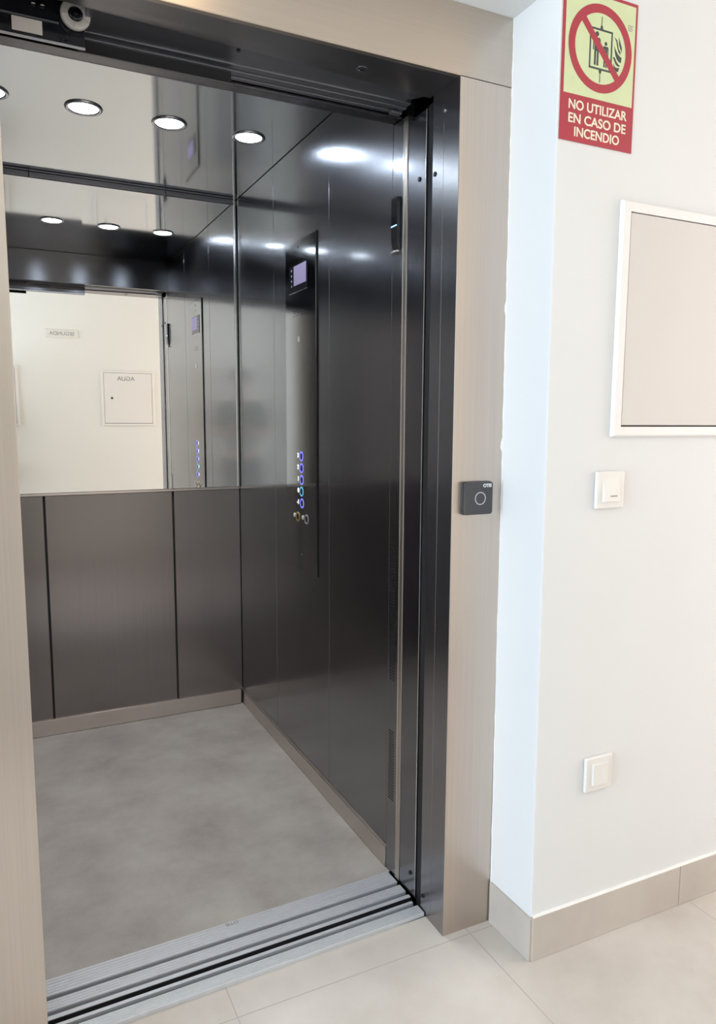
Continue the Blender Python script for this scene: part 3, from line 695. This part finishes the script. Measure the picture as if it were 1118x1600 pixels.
# hands meet the phone: work out its place in person space
ph_c = CAM-fw*0.020-u2*0.050
pl = Rz.inverted() @ (ph_c-PO)
hx, hy, hz = pl
P_, E_ = [], []
def add(p, link=None):
    P_.append(p)
    if link is not None: E_.append((link, len(P_)-1))
    return len(P_)-1
pel = add((0, 0, 0.93, 0.125, 0.10)); wai = add((0, 0, 1.08, 0.115, 0.085), pel); che = add((0, -0.005, 1.28, 0.135, 0.095), wai)
nb = add((0, 0.0, 1.435, 0.055), che); nt_ = add((0, 0.015, 1.50, 0.048), nb); hd_ = add((0, 0.03, 1.575, 0.072, 0.085), nt_); ht_ = add((0, 0.02, 1.66, 0.060, 0.070), hd_)
for s in (-1, 1):
    sh = add((s*0.165, -0.005, 1.385, 0.055), che); el = add((s*0.185, 0.045, 1.135, 0.040), sh); wr = add((hx+s*0.075, hy-0.075, hz-0.055, 0.026, 0.020), el)
    pa = add((hx+s*0.060, hy-0.035, hz-0.030, 0.030, 0.014), wr)
    for k, (dz, ln) in enumerate(((0.030, 0.9), (0.010, 1.0), (-0.010, 0.95), (-0.028, 0.8))):
        a1 = add((hx+s*0.056, hy-0.010, hz+dz, 0.0085), pa); a2 = add((hx+s*0.045, hy+0.012, hz+dz+0.003, 0.0080), a1); a3 = add((hx+s*(0.045-0.022*ln), hy+0.015, hz+dz+0.004, 0.0070), a2)
    t1 = add((hx+s*0.046, hy-0.030, hz+0.005, 0.010), pa); t2 = add((hx+s*0.026, hy-0.020, hz+0.022, 0.0085), t1)
    hp = add((s*0.085, 0, 0.87, 0.085), pel); kn = add((s*0.095, 0.015, 0.485, 0.055), hp); an = add((s*0.10, -0.02, 0.085, 0.035), kn); to = add((s*0.115, 0.12, 0.030, 0.030, 0.022), an)
skin_obj('body', P_, E_, M['skin'])
# clothes follow the body
sp_ = [(0, 0, 0.90, 0.150, 0.118), (0, 0, 1.08, 0.138, 0.104), (0, -0.005, 1.28, 0.152, 0.112), (0, 0.0, 1.415, 0.075, 0.070)]; se_ = [(0, 1), (1, 2), (2, 3)]
for s in (-1, 1):
    n0 = len(sp_); sp_ += [(s*0.165, -0.005, 1.385, 0.068), (s*0.180, 0.035, 1.18, 0.055)]; se_ += [(2, n0), (n0, n0+1)]
skin_obj('shirt', sp_, se_, M['shirt'])
tp_ = [(0, 0, 0.92, 0.138, 0.112)]; te_ = []
for s in (-1, 1):
    n0 = len(tp_); tp_ += [(s*0.085, 0, 0.86, 0.098), (s*0.095, 0.015, 0.485, 0.074), (s*0.10, -0.02, 0.11, 0.060)]; te_ += [(0, n0), (n0, n0+1), (n0+1, n0+2)]
skin_obj('trousers', tp_, te_, M['trousers'])
for s in (-1, 1):
    skin_obj('shoe', [(s*0.10, -0.045, 0.045, 0.042), (s*0.108, 0.05, 0.042, 0.045, 0.038), (s*0.115, 0.135, 0.032, 0.038, 0.028)], [(0, 1), (1, 2)], M['shoe'])
    skin_obj('ear', [(s*0.080, 0.015, 1.615, 0.010, 0.018), (s*0.084, 0.012, 1.590, 0.008, 0.014)], [(0, 1)], M['skin'])
def blob(name, c, r, mat, sc=(1, 1, 1)):
    bm = BM(); bmesh.ops.create_uvsphere(bm, u_segments=24, v_segments=16, radius=r)
    bmesh.ops.scale(bm, verts=bm.verts, vec=sc); bmesh.ops.rotate(bm, verts=bm.verts, cent=(0, 0, 0), matrix=Rz)
    bmesh.ops.translate(bm, verts=bm.verts, vec=L(*c)+PO)
    return mk(name, bm, mat, person, smooth=True)
blob('hair', (0, -0.012, 1.645), 0.100, M['hair'], (0.92, 1.0, 1.0))
for s in (-1, 1):
    blob('eye', (s*0.030, 0.108, 1.607), 0.0125, M['eye'])
skin_obj('nose', [(0, 0.108, 1.605, 0.009), (0, 0.128, 1.572, 0.013)], [(0, 1)], M['skin'])
blob('mouth', (0, 0.108, 1.538), 0.022, M['lip'], (1, 0.4, 0.35))
# the phone
bm = BM(); bmesh.ops.create_cube(bm, size=1, matrix=Matrix.Diagonal((0.074, 0.158, 0.008, 1)))
bmesh.ops.transform(bm, matrix=Matrix.Translation(ph_c) @ M3.to_4x4(), verts=bm.verts)
ph = mk('phone', bm, M['phone'], None, 0.0035, segs=3, label='dark phone held upright in both hands of the person', cat='phone')
